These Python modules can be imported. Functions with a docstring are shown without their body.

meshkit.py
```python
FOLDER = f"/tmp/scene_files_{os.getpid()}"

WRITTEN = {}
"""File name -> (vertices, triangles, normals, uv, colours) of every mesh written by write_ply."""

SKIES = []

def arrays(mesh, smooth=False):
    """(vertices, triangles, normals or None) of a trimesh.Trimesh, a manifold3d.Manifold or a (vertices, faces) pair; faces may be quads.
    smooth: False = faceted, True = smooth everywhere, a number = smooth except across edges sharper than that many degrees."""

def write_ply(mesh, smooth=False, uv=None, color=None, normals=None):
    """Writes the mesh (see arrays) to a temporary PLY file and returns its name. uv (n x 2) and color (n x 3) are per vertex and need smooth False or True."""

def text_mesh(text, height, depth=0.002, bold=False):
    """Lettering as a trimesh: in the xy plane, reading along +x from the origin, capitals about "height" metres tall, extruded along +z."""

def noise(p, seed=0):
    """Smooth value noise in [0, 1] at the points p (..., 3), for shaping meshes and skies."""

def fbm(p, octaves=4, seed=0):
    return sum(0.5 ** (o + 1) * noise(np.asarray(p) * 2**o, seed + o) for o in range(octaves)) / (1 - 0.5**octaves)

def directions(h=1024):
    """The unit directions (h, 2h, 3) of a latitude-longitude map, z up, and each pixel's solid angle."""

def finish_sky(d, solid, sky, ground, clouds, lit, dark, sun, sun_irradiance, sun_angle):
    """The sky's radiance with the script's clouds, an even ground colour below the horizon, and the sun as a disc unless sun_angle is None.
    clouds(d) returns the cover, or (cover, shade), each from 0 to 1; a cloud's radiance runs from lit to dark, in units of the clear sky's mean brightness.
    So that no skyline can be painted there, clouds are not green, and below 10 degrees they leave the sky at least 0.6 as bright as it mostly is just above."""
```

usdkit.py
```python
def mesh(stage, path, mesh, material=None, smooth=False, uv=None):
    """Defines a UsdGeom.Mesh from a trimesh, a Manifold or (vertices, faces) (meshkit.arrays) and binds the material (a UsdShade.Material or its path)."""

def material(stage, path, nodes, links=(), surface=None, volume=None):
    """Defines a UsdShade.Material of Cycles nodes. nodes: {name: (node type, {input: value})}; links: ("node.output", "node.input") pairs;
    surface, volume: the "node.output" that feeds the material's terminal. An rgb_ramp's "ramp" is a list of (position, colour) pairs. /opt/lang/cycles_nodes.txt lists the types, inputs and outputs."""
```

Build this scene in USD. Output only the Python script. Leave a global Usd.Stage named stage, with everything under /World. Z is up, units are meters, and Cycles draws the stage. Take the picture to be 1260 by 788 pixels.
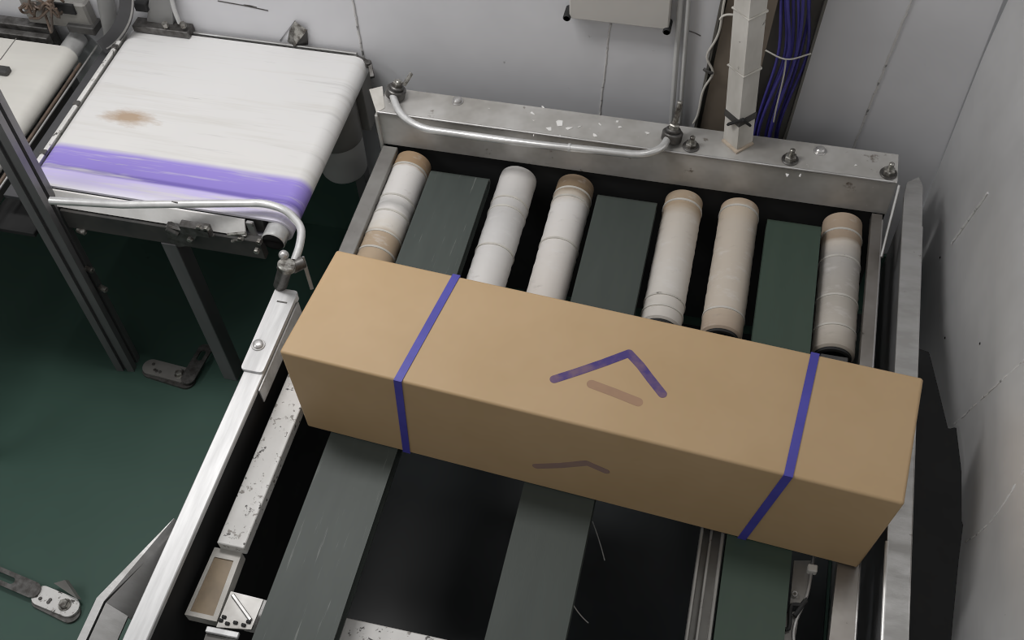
import math, random
import numpy as np, trimesh, usdkit
from meshkit import fbm
from pxr import Usd, UsdGeom, UsdLux, Gf, Sdf
from scipy.interpolate import CubicSpline
from shapely.geometry import Polygon, LineString

random.seed(7); RNG = np.random.default_rng(7)
stage = Usd.Stage.CreateInMemory()
UsdGeom.SetStageUpAxis(stage, 'Z'); UsdGeom.SetStageMetersPerUnit(stage, 1.0)
UsdGeom.Xform.Define(stage, '/World'); UsdGeom.Scope.Define(stage, '/World/Looks')

# ------------------------------------------------------------------ camera, light, exposure
R = np.array([[0.97259, 0.22898, -0.04044], [0.16170, -0.79102, -0.59004], [-0.16709, 0.56733, -0.80636]])  # world axes in camera axes
U_, _, V_ = np.linalg.svd(R); R = U_ @ V_
F = 1332.19; PP = np.array([630.0, 394.0])
ZB = 0.42                                  # height of the roller and belt plane above the floor
C = np.array([0.0, 0.0, ZB + 1.33])
cam = UsdGeom.Camera.Define(stage, '/World/camera')
M = np.eye(4); M[0, :3] = R[0]; M[1, :3] = -R[1]; M[2, :3] = -R[2]; M[3, :3] = C
cam.AddTransformOp().Set(Gf.Matrix4d(*M.ravel().tolist()))
cam.CreateHorizontalApertureAttr(36.0); cam.CreateVerticalApertureAttr(36.0 * 788 / 1260)
cam.CreateFocalLengthAttr(36.0 * F / 1260); cam.CreateClippingRangeAttr(Gf.Vec2f(0.05, 100)); cam.CreateFStopAttr(0.0)
cam.CreateExposureAttr(0.1)

def rect_light(name, loc, w, h, power, color, rot=(0, 0, 0)):
    l = UsdLux.RectLight.Define(stage, '/World/' + name)
    l.AddTranslateOp().Set(Gf.Vec3d(*loc)); l.AddRotateXYZOp().Set(Gf.Vec3f(*rot))
    l.CreateWidthAttr(w); l.CreateHeightAttr(h); l.CreateIntensityAttr(power); l.CreateColorAttr(Gf.Vec3f(*color))
    return l
rect_light('ceiling_lamp', (-0.82, 0.98, 1.62), 0.6, 0.20, 21.5, (1.0, 0.985, 0.975))
rect_light('ceiling_lamp_001', (-2.2, 0.0, 2.2), 0.3, 1.2, 9.0, (0.97, 0.985, 1.0))  # unseen fill lamp, added to lift the shade under the conveyor
rect_light('ceiling_lamp_002', (0.40, 1.15, 2.45), 0.3, 0.5, 4.5, (1.0, 0.99, 0.975))  # unseen lamp, added to brighten the right wall and the back wall
dome = UsdLux.DomeLight.Define(stage, '/World/room_light'); dome.CreateIntensityAttr(0.10); dome.CreateColorAttr(Gf.Vec3f(1.0, 0.99, 0.98))

# ------------------------------------------------------------------ helpers: points
def ray(x, y): return R.T @ np.array([(x - PP[0]) / F, (y - PP[1]) / F, 1.0])
def at(x, y, z): d = ray(x, y); return C + d * (z - C[2]) / d[2]
def atY(x, y, Y): d = ray(x, y); return C + d * (Y - C[1]) / d[1]
def atP(x, y, p0, n): d = ray(x, y); return C + d * (np.dot(p0 - C, n) / np.dot(d, n))

# ------------------------------------------------------------------ helpers: meshes
cat = trimesh.util.concatenate
def hull(pts): return trimesh.convex.convex_hull(np.asarray(pts, float))
def bx(x0, x1, y0, y1, z0, z1, c=0.0012):
    lo, hi = np.array([x0, y0, z0]), np.array([x1, y1, z1]); m = (lo + hi) / 2; h = (hi - lo) / 2; c = min(c, h.min() * 0.45); p = []
    for s in np.ndindex(2, 2, 2):
        s = np.array(s) * 2 - 1
        for k in range(3):
            e = h - c; e = e.copy(); e[k] = h[k]; p.append(m + s * e)
    return hull(p)
def solid(pts, c=0.0): return hull(pts)
def frame_of(a):
    a = np.asarray(a, float) / np.linalg.norm(a); b = np.cross(a, [0, 0, 1.0] if abs(a[2]) < .9 else [1.0, 0, 0]); b /= np.linalg.norm(b)
    return a, b, np.cross(a, b)
def bar(p, q, w, h, up=(0, 0, 1), c=0.001):
    p, q = np.asarray(p, float), np.asarray(q, float); a = (q - p); L = np.linalg.norm(a); a /= L
    s = np.cross(a, up); s /= np.linalg.norm(s); u = np.cross(s, a)
    m = bx(0, L, -w / 2, w / 2, -h / 2, h / 2, c); T = np.eye(4); T[:3, 0], T[:3, 1], T[:3, 2], T[:3, 3] = a, s, u, p
    m.apply_transform(T); m.fix_normals(); return m
def lathe(profile, p, axis, n=40):
    """profile: (distance along the axis, radius) pairs; closed with caps."""
    a, b, c = frame_of(axis); p = np.asarray(p, float); pr = [(profile[0][0], 0)] + list(profile) + [(profile[-1][0], 0)]
    t = np.arange(n) * 2 * np.pi / n; v = []; f = []
    for d, r in pr: v.append(p + a * d + r * (np.cos(t)[:, None] * b + np.sin(t)[:, None] * c))
    for i in range(len(pr) - 1):
        for j in range(n):
            k = (j + 1) % n; A, B, D, E = i * n + j, i * n + k, (i + 1) * n + k, (i + 1) * n + j
            if i > 0: f.append((A, B, D))
            if i < len(pr) - 2: f.append((A, D, E))
            elif i == len(pr) - 2: pass
            if i == 0: f.append((A, D, E))
    m = trimesh.Trimesh(np.vstack(v), f, process=True); m.fix_normals(); return m
def cyl(p, q, r, n=24, c=0.0015):
    p, q = np.asarray(p, float), np.asarray(q, float); L = np.linalg.norm(q - p); c = min(c, r * .3, L * .3)
    return lathe([(0, r - c), (c, r), (L - c, r), (L, r - c)], p, q - p, n)
def tube(path, r, n=14, smooth=True, step=0.006):
    P = np.asarray(path, float)
    if smooth and len(P) > 2:
        s = np.r_[0, np.cumsum(np.linalg.norm(np.diff(P, axis=0), axis=1))]; P = CubicSpline(s, P)(np.linspace(0, s[-1], max(8, int(s[-1] / step))))
    T = np.gradient(P, axis=0); T /= np.linalg.norm(T, axis=1, keepdims=True); b = frame_of(T[0])[1]; v = []; t = np.arange(n) * 2 * np.pi / n
    for k in range(len(P)):
        b = b - T[k] * np.dot(b, T[k]); b /= np.linalg.norm(b); c = np.cross(T[k], b); v.append(P[k] + r * (np.cos(t)[:, None] * b + np.sin(t)[:, None] * c))
    v = np.vstack(v + [P[:1], P[-1:]]); f = []; N = len(P)
    for i in range(N - 1):
        for j in range(n):
            k = (j + 1) % n; f += [(i * n + j, i * n + k, (i + 1) * n + k), (i * n + j, (i + 1) * n + k, (i + 1) * n + j)]
    for j in range(n): f += [(N * n, (j + 1) % n, j), (N * n + 1, (N - 1) * n + j, (N - 1) * n + (j + 1) % n)]
    m = trimesh.Trimesh(v, f, process=False); m.fix_normals(); return m
def rounded(path, r, k=6):
    """a polyline with its inner corners rounded by radius r"""
    P = [np.asarray(p, float) for p in path]; out = [P[0]]
    for a, b, c in zip(P, P[1:], P[2:]):
        u, w = a - b, c - b; d = min(r, np.linalg.norm(u) * .45, np.linalg.norm(w) * .45); s, e = b + u / np.linalg.norm(u) * d, b + w / np.linalg.norm(w) * d
        out += [(1 - t) ** 2 * s + 2 * t * (1 - t) * b + t * t * e for t in np.linspace(0, 1, k)]
    return np.array(out + [P[-1]])
def extrude(poly, axis, lo, hi):
    """a shapely polygon extruded: axis 'x': polygon in (y,z); 'y': in (x,z); 'z': in (x,y)"""
    m = trimesh.creation.extrude_polygon(poly, hi - lo); v = m.vertices.copy(); a, b, h = v[:, 0], v[:, 1], v[:, 2] + lo
    v = {'x': np.c_[h, a, b], 'y': np.c_[a, h, b], 'z': np.c_[a, b, h]}[axis]
    m = trimesh.Trimesh(v, m.faces, process=False); m.fix_normals(); return m
def sweep_rect(P, wdir, w, th):
    T = np.gradient(P, axis=0); T /= np.linalg.norm(T, axis=1, keepdims=True); v = []
    for p, t in zip(P, T):
        a = wdir - t * np.dot(wdir, t); a /= np.linalg.norm(a); b = np.cross(t, a); v += [p + a * sx * w / 2 + b * sy * th / 2 for sx, sy in ((-1, -1), (1, -1), (1, 1), (-1, 1))]
    f = [(0, 2, 1), (0, 3, 2)]; n = len(P) - 1
    for i in range(n):
        for j in range(4): k = (j + 1) % 4; f += [(4 * i + j, 4 * i + k, 4 * i + 4 + k), (4 * i + j, 4 * i + 4 + k, 4 * i + 4 + j)]
    f += [(4 * n, 4 * n + 1, 4 * n + 2), (4 * n, 4 * n + 2, 4 * n + 3)]; m = trimesh.Trimesh(np.array(v), f, process=False); m.fix_normals(); return m
def hexnut(p, r, h, axis=(0, 0, 1)): return lathe([(0, r), (h * .8, r), (h, r * .85)], p, axis, 6)
def bolt(p, r=0.007, h=0.006): return cat([cyl(p, np.add(p, (0, 0, .0015)), r * 1.35), lathe([(0, r), (h * .6, r), (h * .9, r * .75), (h, r * .4)], np.add(p, (0, 0, .0015)), (0, 0, 1), 20)])
def slab(poly, z0, z1): return extrude(Polygon(poly), 'z', z0, z1)

# ------------------------------------------------------------------ helpers: prims
used = {}
def mid2(a, b): return (a + b) / 2 + np.array([0, 0, .001])
def numbered(path):
    k = used.get(path); used[path] = 0 if k is None else k + 1
    return path if k is None else f'{path}_{k + 1:03d}'
def thing(name, label, category, loc=(0, 0, 0), group=None, kind=None):
    x = UsdGeom.Xform.Define(stage, numbered('/World/' + name)); x.AddTranslateOp().Set(Gf.Vec3d(*map(float, loc))); p = x.GetPrim()
    if label: p.SetCustomDataByKey('label', label); 
    if category: p.SetCustomDataByKey('category', category)
    if group: p.SetCustomDataByKey('group', group)
    if kind: p.SetCustomDataByKey('kind', kind)
    origin[str(p.GetPath())] = np.asarray(loc, float); return p
origin = {}
def part(name, mesh, mat, parent, label=None, kind=None, smooth=30):
    pp = str(parent.GetPath()); o = origin[pp]; m = mesh.copy(); m.vertices = m.vertices - o
    q = usdkit.mesh(stage, numbered(pp + '/' + name), m, mat, smooth=smooth).GetPrim(); origin[str(q.GetPath())] = o
    if label: q.SetCustomDataByKey('label', label)
    if kind: q.SetCustomDataByKey('kind', kind)
    return q

# ------------------------------------------------------------------ materials
def mat(name, col, rough=0.5, metal=0.0, col2=None, nscale=6.0, lo=0.35, hi=0.65, stretch=(1, 1, 1), bump=0.0, bscale=60.0, spec=0.5, extra=None, detail=4.0, rough2=None):
    """principled over object coordinates: base colour varies from col to col2 by noise; optional extra layers: (colour, noise scale, threshold, softness, stretch)"""
    n = {'tc': ('texture_coordinate', {}), 'p': ('principled_bsdf', {'roughness': rough, 'metallic': metal, 'specular_ior_level': spec, 'base_color': col})}; l = []
    if col2 is not None:
        n['m'] = ('mapping', {'scale': stretch}); n['n'] = ('noise_texture', {'scale': nscale, 'detail': detail, 'roughness': .6}); n['r'] = ('rgb_ramp', {'ramp': [(0, col), (lo, col), (hi, col2), (1, col2)]})
        l += [('tc.object', 'm.vector'), ('m.vector', 'n.vector'), ('n.fac', 'r.fac')]; last = 'r.color'
        for i, (c, s, th, so, st) in enumerate(extra or []):
            n[f'm{i}'] = ('mapping', {'scale': st, 'location': (i * 3.7, i * 1.3, 0)}); n[f'n{i}'] = ('noise_texture', {'scale': s, 'detail': 5.0, 'roughness': .65})
            n[f'r{i}'] = ('map_range', {'from_min': th, 'from_max': th + so, 'clamp': True}); n[f'x{i}'] = ('mix', {'color2': c})
            l += [('tc.object', f'm{i}.vector'), (f'm{i}.vector', f'n{i}.vector'), (f'n{i}.fac', f'r{i}.value'), (f'r{i}.result', f'x{i}.fac'), (last, f'x{i}.color1')]; last = f'x{i}.color'
        l.append((last, 'p.base_color'))
        if rough2 is not None:
            n['rr'] = ('map_range', {'from_min': lo, 'from_max': hi, 'to_min': rough, 'to_max': rough2, 'clamp': True}); l += [('n.fac', 'rr.value'), ('rr.result', 'p.roughness')]
    if bump:
        n['bm'] = ('mapping', {'scale': stretch}); n['bn'] = ('noise_texture', {'scale': bscale, 'detail': 3.0}); n['b'] = ('bump', {'strength': bump, 'distance': .002})
        l += [('tc.object', 'bm.vector'), ('bm.vector', 'bn.vector'), ('bn.fac', 'b.height'), ('b.normal', 'p.normal')]
    return usdkit.material(stage, '/World/Looks/' + name, n, l, surface='p.BSDF')
def ramp_mat(name, axis, lo, hi, stops, rough=0.6, layers=(), bump=0.0, bscale=80.0, stretch=(1, 1, 1), jitter=0.0, jscale=20.0, spec=0.3, spot=None):
    """base colour by position along an object axis, then noise layers as in mat()"""
    n = {'tc': ('texture_coordinate', {}), 's': ('separate_xyz', {}), 'mr': ('map_range', {'from_min': lo, 'from_max': hi, 'clamp': True}), 'r': ('rgb_ramp', {'ramp': stops}), 'p': ('principled_bsdf', {'roughness': rough, 'specular_ior_level': spec})}
    l = [('tc.object', 's.vector'), ('mr.result', 'r.fac')]; last = 'r.color'
    if jitter:
        n['jn'] = ('noise_texture', {'scale': jscale, 'detail': 3.0}); n['jm'] = ('math', {'math_type': 'multiply_add', 'value2': jitter, 'value3': -jitter / 2}); n['ja'] = ('math', {'math_type': 'add'})
        n['jp'] = ('mapping', {'scale': stretch})
        l += [('tc.object', 'jp.vector'), ('jp.vector', 'jn.vector'), ('jn.fac', 'jm.value1'), (f's.{axis}', 'ja.value1'), ('jm.value', 'ja.value2'), ('ja.value', 'mr.value')]
    else: l.append((f's.{axis}', 'mr.value'))
    for i, (c, s, th, so, st) in enumerate(layers):
        n[f'm{i}'] = ('mapping', {'scale': st, 'location': (i * 3.7 + .4, i * 1.3, 0)}); n[f'n{i}'] = ('noise_texture', {'scale': s, 'detail': 4.0, 'roughness': .6})
        n[f'r{i}'] = ('map_range', {'from_min': th, 'from_max': th + so, 'clamp': True}); n[f'x{i}'] = ('mix', {'color2': c})
        l += [('tc.object', f'm{i}.vector'), (f'm{i}.vector', f'n{i}.vector'), (f'n{i}.fac', f'r{i}.value'), (f'r{i}.result', f'x{i}.fac'), (last, f'x{i}.color1')]; last = f'x{i}.color'
    if spot:                                            # a worn-in stain: an ellipse with a ragged, soft rim
        c, o, r = spot
        n['sm'] = ('mapping', {'location': [-a / b for a, b in zip(o, r)], 'scale': [1 / b for b in r]}); n['sl'] = ('vector_math', {'math_type': 'length'})
        n['sq'] = ('mapping', {'scale': (16, 60, 1)}); n['sn'] = ('noise_texture', {'scale': 1.5, 'detail': 4.0, 'roughness': .65}); n['sa'] = ('math', {'math_type': 'multiply_add', 'value2': 1.8, 'value3': -.9}); n['ss'] = ('math', {'math_type': 'add'})
        n['sr'] = ('map_range', {'from_min': 1.15, 'from_max': .25, 'to_min': 0, 'to_max': .95, 'clamp': True}); n['sx'] = ('mix', {'color2': c})
        l += [('tc.object', 'sm.vector'), ('sm.vector', 'sl.vector1'), ('tc.object', 'sq.vector'), ('sq.vector', 'sn.vector'), ('sn.fac', 'sa.value1'), ('sl.value', 'ss.value1'), ('sa.value', 'ss.value2'), ('ss.value', 'sr.value'), ('sr.result', 'sx.fac'), (last, 'sx.color1')]; last = 'sx.color'
    l.append((last, 'p.base_color'))
    if bump:
        n['bm'] = ('mapping', {'scale': stretch}); n['bn'] = ('noise_texture', {'scale': bscale, 'detail': 3.0}); n['b'] = ('bump', {'strength': bump, 'distance': .002})
        l += [('tc.object', 'bm.vector'), ('bm.vector', 'bn.vector'), ('bn.fac', 'b.height'), ('b.normal', 'p.normal')]
    return usdkit.material(stage, '/World/Looks/' + name, n, l, surface='p.BSDF')

S3 = (1, 1, 1)
M_floor = mat('green_epoxy', (.040, .082, .064), .45, col2=(.047, .094, .074), nscale=3, extra=[((.014, .03, .026), 9, .68, .05, S3)], bump=.05, bscale=40, spec=.35)
M_wall = mat('white_wall_panel', (.68, .68, .70), .45, col2=(.62, .62, .64), nscale=4, extra=[((.30, .30, .30), 30, .70, .05, S3)], spec=.4)
M_liner = mat('grey_white_liner', (.84, .84, .84), .48, .65, col2=(.74, .74, .74), nscale=5, extra=[((.12, .12, .12), 45, .73, .03, S3)], spec=.5)
M_bead = mat('seam_sealant', (.56, .55, .54), .6, col2=(.14, .14, .14), nscale=70, lo=.56, hi=.66)
M_steel = mat('brushed_steel', (.46, .455, .45), .36, .75, col2=(.36, .355, .345), nscale=14, stretch=(1, 3, 1), extra=[((.14, .12, .10), 55, .66, .08, S3)], bump=.06, bscale=120, rough2=.5)
M_plate = mat('worn_frame_steel', (.56, .55, .53), .42, .35, col2=(.36, .345, .32), nscale=9, extra=[((.13, .10, .075), 22, .64, .08, S3), ((.70, .69, .66), 60, .70, .03, S3)], bump=.05, bscale=90, rough2=.55)
M_rail = mat('bright_rail_steel', (.66, .66, .66), .42, .3, col2=(.50, .50, .50), nscale=12, stretch=(6, .6, 6), extra=[((.22, .21, .20), 40, .74, .03, S3)], bump=.04, bscale=200)
M_chrome = mat('polished_rod', (.80, .80, .79), .3, .55, col2=(.58, .58, .57), nscale=20)
M_dark = mat('dark_steel', (.055, .055, .055), .5, .3, col2=(.09, .085, .08), nscale=16)
M_dullsteel = mat('dull_steel', (.34, .32, .30), .38, .85, col2=(.24, .22, .20), nscale=10, extra=[((.06, .05, .04), 40, .68, .04, S3)])
M_slate = mat('slate_strip', (.085, .085, .09), .45, .2, col2=(.065, .065, .068), nscale=14)
M_web = mat('blue_grey_steel', (.36, .36, .37), .35, .6, col2=(.26, .25, .24), nscale=6)
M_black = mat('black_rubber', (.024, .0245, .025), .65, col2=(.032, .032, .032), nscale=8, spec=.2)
M_blackm = mat('void_shade_black', (.020, .022, .023), .35, col2=(.028, .033, .035), nscale=3, spec=.25)  # black standing in for the shade below the belts
M_clamp = mat('grimy_clamp', (.16, .155, .15), .4, .6, col2=(.07, .065, .06), nscale=70)
M_nut = mat('grimy_nut', (.40, .39, .36), .35, .7, col2=(.10, .09, .08), nscale=90, lo=.4, hi=.6)
M_zinc = mat('zinc_bolt', (.62, .61, .60), .3, .7, col2=(.45, .44, .43), nscale=40)
M_alu = mat('anodised_profile', (.22, .215, .22), .4, .4, col2=(.16, .157, .16), nscale=12, stretch=(1, 1, .2))
M_whitepaint = mat('chipped_white_paint', (.74, .73, .71), .5, col2=(.62, .61, .59), nscale=10, extra=[((.07, .065, .06), 75, .61, .03, S3), ((.25, .23, .21), 90, .60, .05, S3)], bump=.12, bscale=60)
M_greypaint = mat('grey_worn_bar', (.26, .255, .24), .45, .3, col2=(.19, .18, .17), nscale=12, extra=[((.07, .06, .05), 40, .66, .04, S3)], bump=.08, bscale=80)
M_card = mat('cardboard', (.45, .31, .17), .55, col2=(.42, .285, .148), nscale=7, bump=.02, bscale=150, spec=.5)
M_strap = mat('blue_strap', (.055, .05, .30), .4, col2=(.07, .065, .36), nscale=20, spec=.4)
M_ink = mat('purple_marker', (.075, .055, .19), .6, col2=(.17, .11, .17), nscale=22, lo=.42, hi=.58, spec=.1)
M_inkpale = mat('pale_marker', (.36, .23, .15), .7, col2=(.31, .20, .14), nscale=22, spec=.1)
M_inkfront = mat('pale_purple_marker', (.235, .16, .15), .7, col2=(.27, .18, .14), nscale=22, spec=.1)
M_belt = mat('green_black_belt', (.046, .056, .050), .5, col2=(.054, .065, .058), nscale=10, stretch=(2, .4, 1), bump=.04, bscale=200, spec=.35)
M_beltworn = mat('scuffed_belt', (.048, .058, .053), .5, col2=(.060, .072, .065), nscale=10, stretch=(2, .4, 1), extra=[((.15, .16, .15), 26, .63, .08, (8, .35, 1))], bump=.04, bscale=200, spec=.35)
M_beltgreen = mat('green_belt', (.038, .062, .047), .5, col2=(.046, .070, .053), nscale=8, stretch=(2, .4, 1), bump=.04, bscale=200, spec=.35)
M_tray = mat('dark_cable_tray', (.15, .145, .13), .55, .1, col2=(.11, .105, .095), nscale=8)
M_brown = mat('brown_board', (.19, .155, .12), .6, col2=(.14, .115, .09), nscale=9)
M_trunk = mat('grey_trunking', (.64, .62, .58), .5, col2=(.46, .44, .40), nscale=14, stretch=(1, 1, .4), extra=[((.10, .09, .08), 36, .66, .05, S3)])
M_tan = mat('tan_foot', (.55, .47, .38), .7, col2=(.45, .37, .29), nscale=40)
M_bluecable = mat('blue_cable', (.05, .045, .22), .4, col2=(.07, .06, .30), nscale=30)
M_tie = mat('white_tie', (.60, .58, .53), .5, col2=(.48, .46, .42), nscale=30)
M_duct = mat('dull_grey_plastic', (.26, .26, .255), .5, col2=(.20, .20, .195), nscale=8)
M_chip = mat('white_flake', (.80, .79, .77), .6, col2=(.70, .69, .67), nscale=30)
M_cabinet = mat('beige_panel', (.52, .50, .47), .5, col2=(.47, .455, .43), nscale=6)
M_resin = mat('tan_resin', (.30, .225, .14), .5, col2=(.22, .165, .105), nscale=26)
M_pvc = mat('grey_white_plastic', (.55, .55, .54), .5, col2=(.48, .48, .47), nscale=8)
M_copper = mat('brown_wires', (.15, .10, .07), .5, col2=(.07, .055, .045), nscale=30)

# ------------------------------------------------------------------ the setting
YW = 1.40
fl = thing('floor', 'dark green epoxy coated factory floor', None, (0, 0, 0), kind='structure')
part('floor_slab', bx(-2.4, 1.2, -1.2, 1.55, -.10, 0, .001), M_floor, fl)
mt = thing('gap_shade_sheet', 'black sheet added on the floor as shade in the gap between machine and liner wall', 'mat', (.42, .7, 0))
part('mat', bx(.297, .60, .05, 1.38, .0005, .006), M_black, mt)  # not a real mat: black sheet added to stand for shade on the floor
wb = thing('wall_back', 'white wall of jointed panels behind the conveyors', None, (0, YW, 0), kind='structure')
seams = [((445, 60), (435, 7)), ((739, 133), (749, 47)), ((1050, 182), (1119, 7))]
def seam_x(s, z):
    a, b = atY(*s[0], YW), atY(*s[1], YW); return a[0] + (b[0] - a[0]) * (z - a[2]) / (b[2] - a[2]) * (1 if z < .9 else 1)
ZT = 1.55
edges = [(-2.4, -2.4)] + [(seam_x(s, 0), seam_x(s, ZT)) for s in seams]
ca, cb = atY(1160, 157, YW), atY(1252, 5, YW)
corner_x = lambda z: 0.352
edges.append((corner_x(0), corner_x(ZT)))
for k in range(len(edges) - 1):
    (a0, a1), (b0, b1) = edges[k], edges[k + 1]; off = (0, .0015, 0, .002)[k]; g = .0012
    part('panel', hull([(x, y, z) for y in (YW + off, YW + .04) for x, z in ((a0 + g, 0.), (b0 - g, 0.), (a1 + g, ZT), (b1 - g, ZT))]), M_wall, wb, smooth=False)
for (x0, y0, x1, y1) in ((268, 1, 330, 13), (300, 6, 316, 9), (848, 38, 862, 44)):
    a, b = atY(x0, y0, YW), atY(x1, y1, YW); part('scratch', tube([a, mid2(a, b), b], .0012, 6, smooth=False), M_clamp, wb)
for s in seams:
    zs = np.arange(0.30, .80, .008); pts = np.c_[[seam_x(s, z) for z in zs] + RNG.normal(0, .0006, len(zs)), np.full(len(zs), YW + .0008), zs]
    part('seam_bead', tube(pts, .0021, 8, smooth=False), M_bead, wb)
sk = thing('baseboard_back', 'green epoxy coved skirting at the foot of the back wall', None, (0, YW, 0), kind='structure')
part('skirting', bx(-2.4, .34, YW - .006, YW - .0005, 0, .17), M_floor, sk)
part('backing', bx(-2.4, .42, YW + .045, YW + .06, 0, ZT, .001), M_wall, wb, smooth=False)

# right wall: sheets of liner with a cut lower edge; leans outwards as it rises
wr = thing('wall_right', 'grey white liner sheets hanging beside the machine', None, (.36, .8, 0), kind='structure')
def liner(y0, y1, zlow, x_of, name, thick=.003, ny=70, nz=60, lab=None):
    ys = np.linspace(y0, y1, ny); v = []
    for y in ys:
        z0 = zlow(y)
        for t in np.linspace(0, 1, nz): z = z0 + (ZT - z0) * t ** 1.6; v.append((x_of(y, z), y, z))
    v = np.array(v); w = v + [thick, 0, 0]; n = ny * nz; f = []
    for i in range(ny - 1):
        for j in range(nz - 1):
            a, b, c, d = i * nz + j, (i + 1) * nz + j, (i + 1) * nz + j + 1, i * nz + j + 1
            f += [(a, b, c), (a, c, d), (n + a, n + c, n + b), (n + a, n + d, n + c)]
    ring = [i * nz for i in range(ny)] + [(ny - 1) * nz + j for j in range(1, nz)] + [i * nz + nz - 1 for i in range(ny - 2, -1, -1)] + [j for j in range(nz - 2, 0, -1)]
    for a, b in zip(ring, ring[1:] + ring[:1]): f += [(a, n + a, n + b), (a, n + b, b)]
    m = trimesh.Trimesh(np.vstack([v, w]), f, process=False); m.fix_normals(); return m
EY = np.array([.15, .585, .700, .745, .749, .835, .905, .912, 1.062, 1.16, 1.40]); EZ = np.array([.38, .38, .380, .395, .385, .383, .392, .360, .340, .22, .02]); EX = np.array([.372, .380, .390, .393, .393, .394, .384, .380, .356, .353, .352])
edge_z = lambda y: float(np.interp(y, EY, EZ))
def bulge(y, z):
    """the liner hangs in a soft fold: tucked back at its lower edge, full at z = .6, leaning outwards above"""
    d = z - .62; back = np.clip((1.40 - y) / .15, 0, 1); xe = float(np.interp(y, EY, EX)); mid_x = .352 + .016 * back
    t = np.clip((.62 - z) / .24, 0, 1.2); low = mid_x + (xe - mid_x) * (1.25 * t - .25 * t * t if t < 1 else 1.0)
    up = (.42 * (math.sqrt(d * d + .0049) - .07) + .35 * max(z - .80, 0)) * max(back, .12) if d > 0 else 0
    return low + up + .005 * (fbm(np.array([[y * 3, z * 4, 1.5]]), 3, 5)[0] - .5) * back
part('liner_sheet', liner(.9085, 1.398, edge_z, bulge, 'a'), M_liner, wr)
part('liner_sheet', liner(.15, .9085, edge_z, lambda y, z: bulge(y, z) - .002 , 'b'), M_liner, wr)
def on_wall(px, py):
    d = ray(px, py); t = (.366 - C[0]) / d[0]
    for _ in range(20): q = C + d * t; t += (bulge(q[1], q[2]) - q[0]) / d[0]
    return C + d * t
for a, b in (((1262, 444), (1176, 522)), ((1216, 238), (1172, 300)), ((1262, 577), (1190, 668))):
    P = np.array([on_wall(a[0] + (b[0] - a[0]) * t, a[1] + (b[1] - a[1]) * t + (14 * math.sin(t * math.pi) if a[1] == 577 else 0)) for t in np.linspace(0, 1, 24)]) + RNG.normal(0, .0005, (24, 3)) - [.001, 0, 0]
    part('seam_bead', tube(P, .0016, 8, smooth=False), M_bead, wr)
for px, py in ((1157, 317), (1163, 416), (1206, 423), (1215, 745), (1183, 715)):
    q = on_wall(px, py); part('screw_hole', cyl(q - [.001, 0, 0], q + [.002, 0, 0], .002, 10), M_black, wr)

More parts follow.
